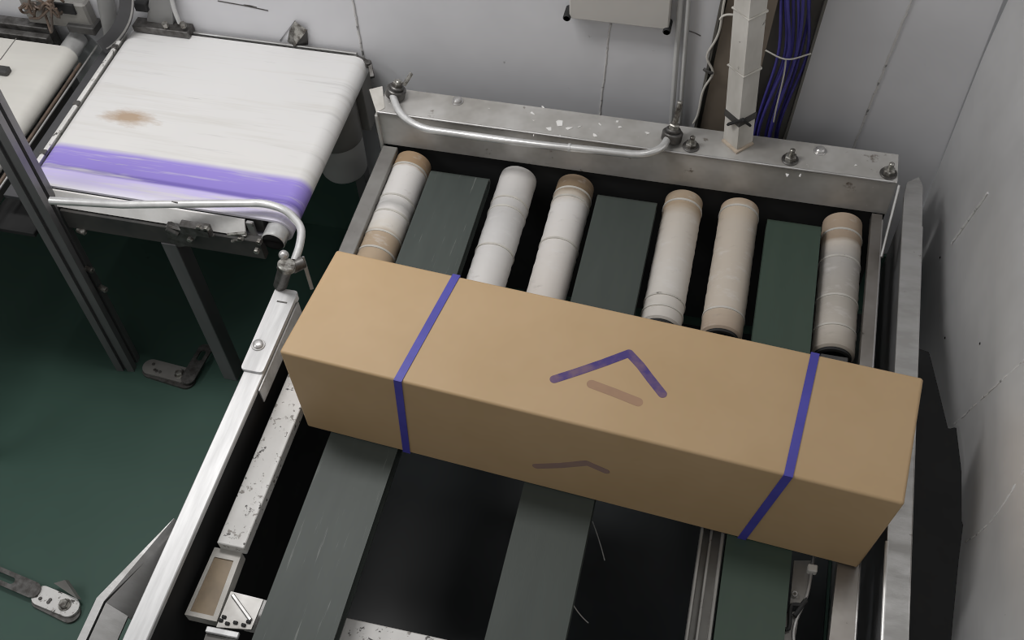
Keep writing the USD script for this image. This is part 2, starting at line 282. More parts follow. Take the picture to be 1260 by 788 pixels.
# ------------------------------------------------------------------ the roller and belt machine: frame
fr = thing('machine_frame', 'steel frame of the sorting machine carrying rollers and green belts', 'machine frame', (-.155, .7, 0))
PZ = .490; Y0, Y1 = 1.267, 1.328
part('back_plate', extrude(Polygon([(Y1, PZ), (Y0 + .002, PZ), (Y0, PZ - .002), (Y0, .415), (Y0 + .004, .415), (Y0 + .004, PZ - .005), (Y1, PZ - .005)]), 'x', -.585, .268), M_plate, fr)
part('plate_lip', tube([(-.585, Y0 - .0005, PZ - .001), (.262, Y0 - .0005, PZ - .001)], .0022, 8, smooth=False), M_steel, fr)
part('end_flange', hull([(-.585, Y0 - .004, PZ + .001), (-.585, Y0 - .004, PZ - .004), (-.615, Y1 - .012, PZ + .001), (-.615, Y1 - .012, PZ - .004), (-.595, Y1, PZ + .001), (-.595, Y1, PZ - .004), (-.575, Y0 + .01, PZ + .001)]), M_trunk, fr)
part('end_cheek', bx(-.590, -.584, Y0 - .005, Y1, .30, PZ - .006), M_plate, fr)
part('bearing_plate', bx(-.583, .268, Y0 + .006, Y0 + .014, .05, .43), M_black, fr)
for px, py in ((563, 125), (1009, 186)): part('bolt', bolt(at(px, py, PZ), .0075, .006), M_zinc, fr)
for px, py in ((850, 181), (972, 197), (1093, 214)):
    p = at(px, py, PZ); s = part('stud', cyl(p, p + [.001, .002, .022], .0042, 14), M_nut, fr)
    part('washer', cyl(p, p + [0, 0, .003], .0135, 22), M_clamp, s); part('nut', hexnut(p + [0, 0, .003], .0095, .008), M_nut, s)
chips = []
for px, py, sx in ((690, 152, 9), (700, 158, 6), (676, 159, 6), (657, 139, 6), (669, 132, 4), (714, 157, 4), (733, 167, 6), (739, 153, 4), (763, 157, 4), (796, 164, 4), (657, 167, 3), (688, 168, 4), (760, 150, 3), (1052, 204, 3), (903, 176, 3), (968, 216, 4), (984, 216, 4)):
    c = at(px, py, PZ); k = RNG.integers(5, 8); t = np.sort(RNG.uniform(0, 2 * np.pi, k)); r = sx * .00125 * RNG.uniform(.4, 1.0, k)
    pts = np.c_[c[0] + r * np.cos(t), c[1] + .8 * r * np.sin(t)]
    chips.append(hull([(x, y, z) for x, y in pts for z in (PZ + .0001, PZ + .0009)]))
part('paint_chips', cat(chips), M_chip, fr, 'white flakes of paint scattered on the plate', kind='stuff', smooth=False)

part('inner_bar', bx(-.580, -.541, .497, .93, .398, .418), M_whitepaint, fr, 'chipped white painted bar')
part('inner_bar', bx(-.584, -.557, .93, 1.262, .404, .416), M_greypaint, fr)
part('inner_bar', slab([(.206, .15), (.2485, .15), (.262, 1.262), (.2455, 1.262), (.2395, .95)], .403, .418), M_dullsteel, fr)
part('bar_edge', tube([(.2485, .15, .4175), (.2625, 1.25, .4175)], .0016, 8, smooth=False), M_steel, fr)
RZ = .47
part('side_rail', bx(-.622, -.592, .10, .882, RZ - .010, RZ), M_rail, fr, 'bright steel side rail')
part('rail_side_strip', bx(-.5915, -.5885, .71, .872, RZ - .034, RZ - .004), M_steel, fr)
sp = part('splice_plate', slab(rounded([(-.606, .735), (-.626, .735), (-.628, .885), (-.592, .885), (-.592, .735), (-.606, .735)], .006), RZ + .0003, RZ + .005), M_rail, fr)
p = at(318, 425, RZ + .005); part('bolt', bolt(p, .0075, .005), M_zinc, sp)
p = at(347, 372, RZ + .005); part('scratch_mark', bx(p[0] - .008, p[0] + .008, p[1] - .0012, p[1] + .0012, RZ + .0051, RZ + .0058, .0003), M_clamp, sp)
part('side_rail', slab(rounded([(.2985, 1.15), (.311, 1.15), (.311, 1.285), (.305, 1.305), (.287, 1.29), (.283, 1.26), (.270, .10), (.299, .10), (.311, 1.15), (.2985, 1.15)], .002), RZ - .006, RZ), M_steel, fr)
part('rail_edge', tube([(.2705, .10, RZ - .002), (.2765, .66, RZ - .002)], .0026, 8, smooth=False), M_chrome, fr)
part('rail_edge', tube([(.278, .80, RZ - .002), (.2835, 1.22, RZ - .002)], .0014, 8, smooth=False), M_steel, fr)
part('rail_edge', tube([(.2995, .10, RZ - .001), (.3115, 1.20, RZ - .001)], .0012, 8, smooth=False), M_steel, fr)
part('end_brace', bar((.2715, Y0 - .004, PZ - .003), (.262, 1.165, .425), .012, .004, (1, 0, .3)), M_steel, fr)
part('side_panel', bx(-.612, -.600, .05, .86, .01, RZ - .012), M_black, fr, 'dark inner side panel')
part('side_panel', bx(-.579, -.572, .86, 1.26, .01, .392), M_black, fr)
part('side_panel', hull([(x, y, z) for z in (.01, RZ - .008) for x, y in ((.280, .10), (.286, .10), (.290, 1.26), (.296, 1.26))]), M_web, fr, 'blue grey inner side panel')
part('shade_sheet', bx(-.588, .278, .02, 1.27, .02, .03), M_blackm, fr)  # black sheet added under the belts to stand for the shaded void
part('roller_support', bx(-.54, .236, .946, .961, .30, .385), M_black, fr)
cm = part('cross_member', bx(-.53, .20, .415, .452, .335, .368), M_whitepaint, fr, 'white painted cross member with black chips')
ch = part('belt_channel', cat([bx(.049, .0525, .10, .735, .385, .418), bx(.0525, .079, .10, .735, .385, .398), bx(.0615, .065, .10, .735, .39, .413), bx(.076, .0805, .10, .735, .385, .4165)]), M_greypaint, fr)

# bits at the front left corner of the frame
ZI = .40
blk = thing('guide_block', 'tan resin block in a metal surround at the front end of the white bar', 'block', (-.565, .45, ZI))
part('surround', extrude(Polygon([(-.590, .400), (-.545, .400), (-.548, .497), (-.588, .497)]).difference(Polygon([(-.585, .406), (-.552, .406), (-.555, .484), (-.583, .484)])), 'z', ZI - .02, ZI), M_trunk, blk)
part('resin_fill', slab([(-.585, .406), (-.552, .406), (-.555, .484), (-.583, .484)], ZI - .02, ZI - .002), M_resin, blk)
ang = thing('corner_plate', 'small folded metal plate with a diagonal ridge beside the left green belt', 'plate', (-.515, .41, ZI))
q = [at(284, 728, ZI), at(324, 738, ZI), at(309, 775, ZI), at(266, 772, ZI)]
part('plate', slab([v[:2] for v in q], ZI - .004, ZI), M_plate, ang)
part('ridge', bar(at(286, 732, ZI + .001), at(309, 764, ZI + .001), .005, .005), M_steel, ang)
part('scrap_dirt', cat([bx(*(lambda c: (c[0] - .003, c[0] + .003, c[1] - .002, c[1] + .002, ZI, ZI + .003))(at(x, y, ZI)), .001) for x, y in ((272, 764), (280, 768), (290, 767), (300, 770), (276, 760), (306, 766))]), M_black, ang, kind='stuff')
q0, q1 = at(254, 775, ZI), at(294, 783, ZI)
fb = thing('flat_bar', 'short grey flat bar below the folded metal plate', 'bar', q0)
part('bar', bar(q0, q1, .008, .006), M_rail, fb); part('bar_web', hull([q + d for q in (q0, q1) for d in ([0, -.004, -.004], [0, -.060, -.012], [0, -.004, -.010], [0, -.06, -.018])]), M_greypaint, fb)

# flared guard outside the left rail
gd = thing('flared_guard', 'bent grey sheet metal guard flaring out from the left rail at lower left', 'guard', (-.65, .40, .42))
GZ = RZ - .013; A, B_ = at(214, 638, GZ), at(119, 736, GZ); A, B2 = A[:2], B_[:2]; B3 = B2 + (0.002, -.24)
a1 = (A - B2) / np.linalg.norm(A - B2); n1 = np.array([a1[1], -a1[0]]); n2 = np.array([1.0, 0.0]); nm = n1 + n2; nm /= np.linalg.norm(nm); nm /= np.dot(nm, n2)
def guard_pt(k, off, z): return np.r_[(A + n1 * min(off, .014), B2 + nm * off, B3 + n2 * off)[k], z]
def guard_face(o0, z0, o1, z1, k0, k1, th=.003):
    return hull([guard_pt(k, o, z - d) for k in (k0, k1) for o, z in ((o0, z0), (o1, z1 if k else z1 - .012)) for d in (0, th)])
for k in (0, 1):
    part('top_flange', guard_face(0, GZ, .011, GZ, k, k + 1), M_steel, gd); part('guard_face', guard_face(.0128, GZ - .003, .040, GZ - .020 - .012 * (1 - k), k, k + 1), M_steel, gd)
part('outer_face', cat([guard_face(0, GZ, .003, GZ - .05, k, k + 1, .002) for k in (0, 1)]), M_steel, gd)

# ------------------------------------------------------------------ rollers
RY0, RY1, RR = .987, 1.257, .032
TAN, WHT, GRY, CRM = (.36, .25, .155), (.66, .64, .62), (.42, .41, .395), (.52, .44, .35)
rolls = [(-.529, [(0, (.40, .30, .20)), (.30, (.42, .33, .24)), (.34, (.62, .58, .52)), (.50, WHT), (.54, GRY), (.60, WHT), (.86, (.70, .68, .66)), (.88, TAN), (1, TAN)], [.17, .30, .47, .60, .875], 'taped roller with tan ends and white middle, first from the left'),
         (-.340, [(0, WHT), (.45, (.58, .57, .56)), (.62, (.50, .49, .48)), (.95, WHT), (1, GRY)], [.33, .64, .72], 'pale grey taped roller, second from the left'),
         (-.240, [(0, (.60, .56, .52)), (.75, WHT), (.84, (.50, .44, .37)), (.88, (.22, .16, .10)), (1, (.30, .22, .15))], [.80, .87, .45], 'white taped roller with a brown far end, third from the left'),
         (-.055, [(0, (.56, .53, .49)), (.25, (.60, .57, .53)), (.80, (.55, .50, .44)), (.88, (.40, .31, .22)), (1, (.42, .33, .24))], [.08, .16, .9], 'cream taped roller with a light tan far end, third from the right'),
         (.038, [(0, (.40, .32, .25)), (.12, (.46, .38, .30)), (.16, (.54, .48, .41)), (.80, (.52, .46, .39)), (.90, CRM), (1, (.43, .33, .24))], [.13, .92], 'beige taped roller, second from the right'),
         (.205, [(0, (.38, .34, .29)), (.14, (.50, .46, .41)), (.35, (.40, .37, .33)), (.65, (.42, .40, .38)), (.76, (.56, .51, .45)), (.80, (.36, .28, .21)), (1, (.46, .36, .27))], [.14, .35, .64, .85], 'grey taped roller with a tan far end, first from the right')]
for k, (x, stops, bands, lab) in enumerate(rolls):
    t = thing('conveyor_roller', lab, 'roller', (x, RY0, ZB - RR), 'taped rollers between the green belts')
    m = ramp_mat(f'roller_tape_{k}', 'y', 0, RY1 - RY0, stops, .62, layers=[((.30, .27, .24), 30, .60, .35, (1, 2, 1)), ((.66, .65, .64), 22, .60, .3, (1, 2, 1))], bump=.12, bscale=60, stretch=(1, 3, 1), jitter=.012, jscale=30)
    L = RY1 - RY0; pr = [(0, RR - .004), (.003, RR - .0005)]
    for s in np.arange(.012, L - .008, .006): pr.append((s, RR + RNG.uniform(-.0005, .0004)))
    pr += [(L - .003, RR - .0005), (L, RR - .004)]
    part('sleeve', lathe(pr, (x, RY0, ZB - RR), (0, 1, 0), 44), m, t, smooth=40)
    for b in bands:
        y = RY0 + b * L; part('tape_band', lathe([(0, RR - .001), (.0006, RR + .0012), (.004, RR + .0010), (.0052, RR - .001)], (x, y, ZB - RR), (0, 1, 0), 44), M_tie if k < 3 else M_trunk, t)
    part('end_cap', lathe([(0, RR * .70), (.0005, RR * .86), (.006, RR * .86)], (x, RY0 - .005, ZB - RR), (0, 1, 0), 36), M_black, t)
    part('shaft', cyl((x, RY0 - .024, ZB - RR), (x, RY0 - .004, ZB - RR), .008, 18), M_steel, t)
    part('bearing_block', bx(x - .020, x + .020, RY0 - .022, RY0 - .010, ZB - .078, ZB - .012), M_dark, t)

# ------------------------------------------------------------------ green belts
def belt_loop(y0, y1, z, r, th, x0, x1):
    def ring(rr, n=16):
        a = np.linspace(np.pi / 2, -np.pi / 2, n); return [(y1 - r + rr * np.cos(t), z - r + rr * np.sin(t)) for t in a] + [(y0 + r - rr * np.cos(t), z - r + rr * np.sin(t)) for t in a[::-1]]
    m = extrude(Polygon(ring(r), [ring(r - th)]), 'x', x0, x1); return m
for x0, x1, m, lab in ((-.4835, -.3815, M_beltworn, 'dark green drive belt with pale scuffs, leftmost of three'), (-.1955, -.0965, M_belt, 'dark green drive belt in the middle, under the marked part of the carton'), (.083, .168, M_beltgreen, 'greener drive belt on the right, beside the metal channel')):
    t = thing('drive_belt', lab, 'conveyor belt', ((x0 + x1) / 2, .7, ZB - .03), 'green belts between the rollers')
    part('belt', belt_loop(.16, 1.222, ZB + .0005, .013, .003, x0, x1), m, t)
    part('pulley', cyl((x0 + .004, 1.209, ZB - .0125), (x1 - .004, 1.209, ZB - .0125), .0095, 32), M_dark, t)
    part('pulley', cyl((x0 + .004, .173, ZB - .0125), (x1 - .004, .173, ZB - .0125), .0095, 32), M_dark, t)

# ------------------------------------------------------------------ carton
HB = .182; ZT_ = ZB + .001 + HB
tfl, tfr, tbr, tbl = at(343, 433, ZT_), at(1113, 621, ZT_), at(1137, 465, ZT_), at(414, 307, ZT_)
bfl = at(378, 525, ZB + .001); bfr = bfl + (tfr - tfl) * .978; bbl = tbl + (bfl - tfl); bbr = bbl + (tbr - tbl) * .975
cor = [tfl, tfr, tbr, tbl, bfl, bfr, bbr, bbl]
cen = np.mean(cor, axis=0)
bxt = thing('cardboard_box', 'long brown cardboard carton with two blue straps lying across the belts', 'box', (*cen[:2], ZB + .001))
rad = .004
sph = trimesh.creation.icosphere(2, rad); pts = []
for c in cor:
    d = c - cen; s = np.sign(np.array([np.dot(d, (tfr - tfl)), np.dot(d, (tbl - tfl)), d[2]]))
    u = (tfr - tfl) / np.linalg.norm(tfr - tfl); w = (tbl - tfl) / np.linalg.norm(tbl - tfl)
    pts.append(sph.vertices + c - rad * (s[0] * u + s[1] * w + s[2] * np.array([0, 0, 1])))
part('body', hull(np.vstack(pts)), M_card, bxt, smooth=40)
U = (tfr - tfl) / np.linalg.norm(tfr - tfl); NF = np.cross(bfr - bfl, tfl - bfl); NF /= np.linalg.norm(NF)
if NF[1] > 0: NF = -NF
onF = lambda x, y: atP(x, y, bfl, NF)
W_ = (tbl - tfl) / np.linalg.norm(tbl - tfl)
def ribbon(P, Q, n, w, th):
    return hull([p + U * s * w / 2 + n * h for p in (P, Q) for s in (-1, 1) for h in (-.001, th)])
for (bk, ft, bt) in (((563, 336), (488, 472), (501, 560)), ((1003, 436), (968, 597), (914, 661))):
    a, b, c = at(*bk, ZT_), at(*ft, ZT_), onF(*bt); c = c + (c - b) * ((ZB + .001 - c[2]) / (c[2] - b[2]) if abs(c[2] - b[2]) > 1e-6 else 0)
    # top edge points snapped to the carton's edges
    def snap(p, e0, e1): e = (e1 - e0)[:2]; t = np.dot((p - e0)[:2], e) / np.dot(e, e); return e0 + (e1 - e0) * t
    a, b, c = snap(a, tbl, tbr), snap(b, tfl, tfr), snap(c, bfl, bfr); d = snap(a, bbl, bbr)
    m = [ribbon(a - W_ * .0, b, np.array([0, 0, 1.]), .0108, .0011), ribbon(b + [0, 0, .001], c, NF, .0108, .0011), ribbon(a + [0, 0, .001], d, -NF, .0108, .0011), ribbon(c, d, np.array([0, 0, -1.]), .0108, .0003)]
    part('strap', cat(m), M_strap, bxt, 'blue plastic strap', smooth=False)
def stroke(P, w, n, th=.0003):
    """a flat pen stroke on a face with the normal n, following the points P"""
    ax = np.cross(n, U); o = P[0]; xy = [(np.dot(p - o, U), np.dot(p - o, ax)) for p in P]
    g = LineString(xy).buffer(w / 2, join_style='round'); m = trimesh.creation.extrude_polygon(g, th * 2); v = m.vertices
    m = trimesh.Trimesh(o + np.outer(v[:, 0], U) + np.outer(v[:, 1], ax) + np.outer(v[:, 2] - th, n), m.faces, process=False); m.fix_normals(); return m
up = np.array([0, 0, 1.])
part('pen_mark', stroke([at(x, y, ZT_) for x, y in ((682, 467), (710, 458), (742, 447), (774, 435), (788, 450), (800, 466), (815, 485))], .0115, up), M_ink, bxt, 'purple pen chevron')
part('pen_mark', stroke([at(x, y, ZT_) for x, y in ((728, 473), (755, 483), (785, 495))], .0125, up, .0002), M_inkpale, bxt, 'faint brown pen stroke')
part('pen_mark', stroke([onF(x, y) for x, y in ((660, 574), (690, 573), (722, 570), (745, 580))], .0115, NF), M_inkfront, bxt, 'faint purple pen stroke on the front face')

# ------------------------------------------------------------------ guide rods
def clamp_parts(t, p, tall=.03, lean=(0, 0, 1)):
    a = np.array(lean, float); a /= np.linalg.norm(a); p = np.asarray(p, float)
    c = part('clamp', cat([cyl(p, p + a * .016, .0170, 26), cyl(p + a * .016, p + a * .022, .012, 22)]), M_clamp, t)
    part('clamp_stud', cyl(p + a * .020, p + a * (.020 + tall), .0048, 14), M_nut, c); part('clamp_nut', hexnut(p + a * .022, .009, .008, a), M_nut, c); return c
g1 = thing('guide_rod', 'bent steel guide rod above the steel plate behind the rollers', 'guide rod', (-.33, 1.25, .50))
zr = .505
P = [at(483, 117, zr), at(492, 142, zr), at(520, 159, zr), at(660, 178, zr), at(790, 191, zr), at(815, 183, zr), at(824, 166, zr)]
part('rod', tube(rounded(P, .05, 8), .0062, 16, smooth=False), M_chrome, g1)
clamp_parts(g1, at(484, 115, zr) + [0, .004, -.009], .012, (.3, .2, 1)); q = at(826, 168, zr) + [0, .002, -.010]; clamp_parts(g1, q, .050, (.10, .30, 1))
p = at(497, 105, .53); part('clamp_lever', bar(p, p + [.012, .012, .018], .007, .005), M_nut, g1)
part('collar', tube([P[4] * .35 + P[3] * .65 + [-.008 + .0, 0, 0], P[4] * .35 + P[3] * .65 + [-.004, 0, 0]], .0072, 14, smooth=False), M_rail, g1)

g2 = thing('guide_rod', 'bent steel guide rod running from the slotted post past the white belt', 'guide rod', (-.8, .96, .52))
zr = .525
P = [at(62, 247, zr), at(150, 252, zr), at(325, 250, zr), at(352, 258, zr), at(372, 280, zr), at(369, 303, zr), at(362, 322, zr)]
part('rod', tube(np.vstack([P[:1], rounded(P[1:], .02, 6)]), .0062, 16, smooth=False), M_chrome, g2)
q = at(138 + 0, 250, zr + .006)
part('dent', bx(*(lambda c: (c[0] - .005, c[0] + .005, c[1] - .001, c[1] + .001, c[2] - .003, c[2] + .001))(at(215, 249, zr + .006)), .0004), M_clamp, g2)
e = at(350, 338, .50)
c = part('clamp', cat([cyl(at(345, 352, RZ + .005) + [0, 0, .0005], at(352, 326, .535), .0105, 24)]), M_clamp, g2)
part('clamp_cap', cyl(at(352, 331, .532), at(353, 325, .542), .0135, 22), M_nut, c); part('clamp_knob', trimesh.creation.icosphere(2, .0075).apply_translation(at(349, 314, .545)), M_zinc, c)
part('cross_block', cyl(at(358, 330, .520), at(374, 322, .520), .010, 20), M_clamp, g2)
part('brace', bar(at(372, 316, .50), at(384, 356, .445), .006, .004), M_steel, g2)

# ------------------------------------------------------------------ belt conveyor with the white and purple belt
CZ = .500; CY0, CY1 = .992, 1.384; CX0, CX1 = -1.100, -.640
cv = thing('belt_conveyor', 'short belt conveyor with a worn white belt and purple edge stripe', 'belt conveyor', (-.87, 1.19, 0))
PUR, PUD, PAL, WB = (.25, .195, .55), (.16, .12, .40), (.50, .46, .65), (.66, .65, .635)
m_white = ramp_mat('white_purple_belt', 'y', CY0 - 1.19, CY1 - 1.19, [(0, (.66, .64, .72)), (.035, PAL), (.085, (.50, .44, .72)), (.096, PUD), (.108, PUD), (.118, PUR), (.215, (.30, .235, .62)), (.245, WB), (1, (.66, .655, .65))], .6,
    layers=[((.50, .49, .48), 6, .60, .16, (.7, 9, 1)), ((.60, .585, .56), 7, .52, .2, (.5, 9, 1)), ((.44, .43, .42), 11, .70, .06, (.6, 11, 1))], jitter=.012, jscale=5, stretch=(.6, 3, 1), spec=.25, spot=((.40, .295, .205), (at(158, 145, CZ) - [-.87, 1.19, 0]), (.050, .020, 1.0)))
def belt_x(x0, x1, z, r, th, y0, y1):
    m = belt_loop(x0, x1, z, r, th, 0, 1); v = m.vertices; m = trimesh.Trimesh(np.c_[v[:, 1], y0 + (y1 - y0) * v[:, 0], v[:, 2]], m.faces, process=False); m.fix_normals(); return m
part('belt', belt_x(CX0, CX1, CZ, .024, .0045, CY0, CY1), m_white, cv, 'white belt with a purple stripe along the near edge', smooth=40)
rc = CX1 - .024
part('end_roller', cyl((rc, CY0 - .024, CZ - .024), (rc, CY1 + .004, CZ - .024), .0192, 32), M_chrome, cv); part('end_roller', cyl((CX0 + .024, CY0 - .006, CZ - .024), (CX0 + .024, CY1 + .004, CZ - .024), .0192, 32), M_chrome, cv)
part('side_plate', hull([(x, y, z) for x in (CX0 + .045, -.715) for y, z in ((CY0 - .004, CZ - .006), (CY0 - .001, CZ - .006), (CY0 - .016, CZ - .031), (CY0 - .012, CZ - .034))]), M_chip, cv)
part('side_plate', bx(-.712, -.700, CY0 - .008, CY0 - .002, CZ - .042, CZ - .006), M_steel, cv)
part('side_plate', bx(CX0 + .01, CX1 - .02, CY1 + .005, CY1 + .010, CZ - .05, CZ + .002), M_steel, cv)
part('frame_beam', bx(CX0 + .06, -.690, CY0 - .020, CY0 - .006, CZ - .078, CZ - .035), M_dark, cv)
part('bed', bx(CX0 + .045, CX1 - .05, CY0 + .004, CY1 - .004, CZ - .040, CZ - .008), M_dark, cv)
def in_front(px, py): return atY(px, py, CY0 - .026)
tk = part('take_up', cat([bx(*(lambda a, b: (a[0], b[0], CY0 - .036, CY0 - .022, b[2], a[2]))(in_front(222, 272), in_front(262, 288))), cyl(in_front(222, 284), in_front(264, 290), .003), cyl(in_front(206, 278), in_front(222, 286), .009)]), M_clamp, cv)
for x, y in ((247, 276), (256, 278), (236, 291)): part('bolt', hexnut(in_front(x, y) + [0, -.004, 0], .005, .006, (0, -1, 0)), M_nut, cv)
for a, b in (((280, 289), (302, 287)), ((285, 297), (300, 294))): part('pin', cyl(in_front(*a), in_front(*b), .0028, 12), M_nut, cv)
for x, y in ((320, 296), (317, 307), (297, 292)): part('bolt', hexnut(in_front(x, y), .005, .007, (0, -1, 0)), M_nut, cv)
lx, ly = -.868, CY0 - .004
part('leg', bx(lx - .014, lx + .014, ly - .008, ly + .025, .0, CZ - .09), M_alu, cv, 'dark square leg')
part('leg_bracket', hull([in_front(x, y) + [0, d, 0] for x, y in ((205, 276), (245, 285), (238, 298), (222, 301), (209, 293)) for d in (-.006, .006)]), M_clamp, cv)
part('leg', bx(CX0 + .03, CX0 + .052, CY1 - .03, CY1 - .005, 0, CZ - .05), M_alu, cv); part('leg', bx(CX1 - .06, CX1 - .038, CY1 - .03, CY1 - .005, 0, CZ - .05), M_alu, cv)
part('end_strip', hull([(CX0 - .004, CY0 + .01, CZ - .002), (CX0 + .004, CY0 + .01, CZ - .002), (CX0 - .004, CY1 - .01, CZ - .002), (CX0 + .004, CY1 - .01, CZ - .002), (CX0 - .004, CY0 + .01, CZ - .02), (CX0 - .004, CY1 - .01, CZ - .02), (CX0 + .001, CY0 + .01, CZ + .0006), (CX0 + .001, CY1 - .01, CZ + .0006)]), M_whitepaint, cv)
for yy in (1.06, 1.18, 1.33): part('clip', bx(CX0 - .005, CX0 + .006, yy - .005, yy + .005, CZ - .004, CZ + .002), M_clamp, cv)
mc = (-.700, 1.325)
cvr = part('motor_cover', lathe([(0, .030), (.006, .040), (.012, .043), (.09, .045), (.093, .041)], (*mc, .265), (0, 0, 1), 40), M_pvc, cv, 'grey white round motor cover')
part('motor_housing', cat([cyl((*mc, .356), (*mc, CZ - .055), .047, 36), bx(mc[0] - .03, mc[0] + .058, mc[1] + .02, CY1 + .004, .36, CZ - .03)]), M_greypaint, cv)
p = at(455, 78, .49); part('end_bracket', cat([bar(p + [-.030, .012, 0], p, .008, .006), bar(p, p + [.010, -.022, -.012], .008, .008), cyl(p + [-.002, -.002, -.006], p + [-.002, -.002, .006], .006)]), M_clamp, cv)

# neighbouring conveyor at the upper left
c2 = thing('belt_conveyor', 'plain white belt conveyor cut off by the upper left edge', 'belt conveyor', (-1.5, 1.2, 0))
Z2 = .472
m_w2 = mat('plain_white_belt', (.66, .645, .60), .6, col2=(.60, .585, .545), nscale=5, stretch=(.6, 3, 1), extra=[((.34, .33, .30), 9, .64, .14, S3)], spec=.25)
part('belt', belt_x(-2.0, -1.200, Z2, .022, .004, .70, 1.343), m_w2, c2, smooth=40)
part('end_roller', cyl((-1.222, .69, Z2 - .0215), (-1.222, 1.393, Z2 - .0215), .0182, 32), M_chrome, c2); part('end_roller', cyl((-1.978, .69, Z2 - .022), (-1.978, 1.392, Z2 - .022), .0178, 32), M_chrome, c2)
part('joint_line', bar(at(0, 74, Z2 + .0003), at(20, 47, Z2 + .0003), .002, .0006), M_greypaint, c2)
part('frame_beam', cat([bx(-2.0, -1.258, 1.352, 1.366, Z2 - .06, Z2 + .004), bx(-2.0, -1.262, 1.370, 1.392, Z2 - .05, Z2 + .012)]), M_clamp, c2)
part('frame_beam', bx(-1.214, -1.204, .70, 1.30, Z2 - .075, Z2 - .045), M_dark, c2)
for y in (.72, 1.36):
    for x in (-1.93, -1.26): part('leg', bx(x - .012, x + .012, y - .012, y + .012, 0, Z2 - .055), M_alu, c2)
part('dark_knob', bx(*(lambda a, b: (a[0], b[0], b[1], a[1], Z2, Z2 + .012))(at(-6, 84, Z2), at(10, 95, Z2)), .003), M_dark, c2)  # small dark knob, not dirt
tp = thing('transfer_frame', 'dark grey strip with a light edge in the gap between the two white belts', 'frame strip', (-1.13, 1.2, 0))
part('strip', hull([(x, y, z) for z in (.445, .452) for x, y in ((-1.160, .995), (-1.108, .995), (-1.160, 1.39), (-1.108, 1.39))]), M_slate, tp)
part('gap_dark_sheet', bx(-1.196, -1.106, .96, 1.39, .395, .405), M_black, tp)  # black sheet added below the gap to make it dark
part('light_edge', tube([(-1.168, .97, .458), (-1.170, 1.37, .458)], .0020, 8, smooth=False), M_steel, tp)
part('lower_edge', tube([(-1.185, .97, .446), (-1.189, 1.33, .446)], .003, 8, smooth=False), M_copper, tp)
for y in (1.02, 1.36): part('leg', bx(-1.13, -1.115, y - .01, y + .01, 0, .444), M_alu, tp)

# ------------------------------------------------------------------ slotted post and its floor brackets
b0 = at(158, 448, 0); t0 = atY(5, 166, b0[1] - .012)
post = thing('slotted_post', 'dark slotted aluminium post standing left of the purple striped belt', 'post', b0)
W = .018
prof = Polygon([(-W, -W), (-.004, -W), (-.004, -W + .007), (.004, -W + .007), (.004, -W), (W, -W), (W, -.004), (W - .007, -.004), (W - .007, .004), (W, .004), (W, W), (-W, W)])
pm = extrude(prof, 'z', 0, 1.0); sh = (t0 - b0) / (t0 - b0)[2]; v = pm.vertices.copy(); hgt = .95
ry = math.radians(8); rot = np.array([[math.cos(ry), -math.sin(ry)], [math.sin(ry), math.cos(ry)]])
v[:, :2] = v[:, :2] @ rot.T; pm.vertices = np.c_[b0[0] + v[:, 0] + sh[0] * v[:, 2] * hgt, b0[1] + v[:, 1] + sh[1] * v[:, 2] * hgt, v[:, 2] * hgt]
part('profile', pm, M_alu, post, smooth=False)
for px, py in ((103, 329), (120, 353), (93, 282)):
    q = atY(px, py, b0[1] + .0); part('bolt', cyl(q + [.004, 0, 0], q + [.020, -.004, 0], .0055, 16), M_nut, post)
def anchor(name, lab, pts, base, arm=None, pm=None, slot=(.7, .9)):
    t = thing(name, lab, 'floor bracket', base)
    poly = LineString([p[:2] for p in pts]).buffer(.017)
    part('plate', extrude(poly, 'z', base[2] + .006, base[2] + .011), pm or M_whitepaint, t)
    part('lower_plate', extrude(LineString([pts[0][:2] + (0.0, -.004), pts[-1][:2] + (.004, -.008)]).buffer(.017), 'z', base[2], base[2] + .0055), M_clamp, t)
    q = np.r_[pts[-1][:2] * .85 + pts[0][:2] * .15, base[2] + .011]; part('bolt', cat([cyl(q, q + [0, 0, .002], .011, 22), hexnut(q + [0, 0, .002], .0085, .008)]), M_nut, t)
    for f in (-.05, .12, .24, .36): r0 = np.r_[pts[0][:2] * (1 - f) + pts[-1][:2] * f + RNG.uniform(-.007, .007, 2), base[2] + .011]; part('rivet', cyl(r0, r0 + [0, 0, .002], .0032, 10), M_clamp, t)
    if arm is not None:
        hole = LineString([arm[0] * (1 - k) + arm[1] * k for k in slot]).buffer(.006)
        part('slotted_arm', extrude(LineString(arm).buffer(.014).difference(hole), 'z', base[2] + .0115, base[2] + .015), M_clamp, t)
    return t
pa = [at(188, 455, 0), at(230, 466, 0)]
anchor('floor_bracket', 'riveted floor bracket with a slotted arm at the foot of the dark slotted post', pa, np.r_[np.mean(pa, 0)[:2], 0], [at(234, 470, 0)[:2], at(254, 436, 0)[:2]], M_greypaint)
pb = [at(54, 736, 0), at(88, 750, 0)]
t = anchor('floor_bracket', 'riveted floor bracket beside the flared guard at the lower left edge', pb, np.r_[np.mean(pb, 0)[:2], 0], [at(44, 730, 0)[:2], at(-40, 694, 0)[:2]], slot=(.30, .75))
q = [at(66, 718, .02), at(80, 714, .035), at(96, 738, .02)]
part('tab', hull([p + d for p in q for d in ([0, 0, 0], [.002, .003, -.008])]), M_greypaint, t)

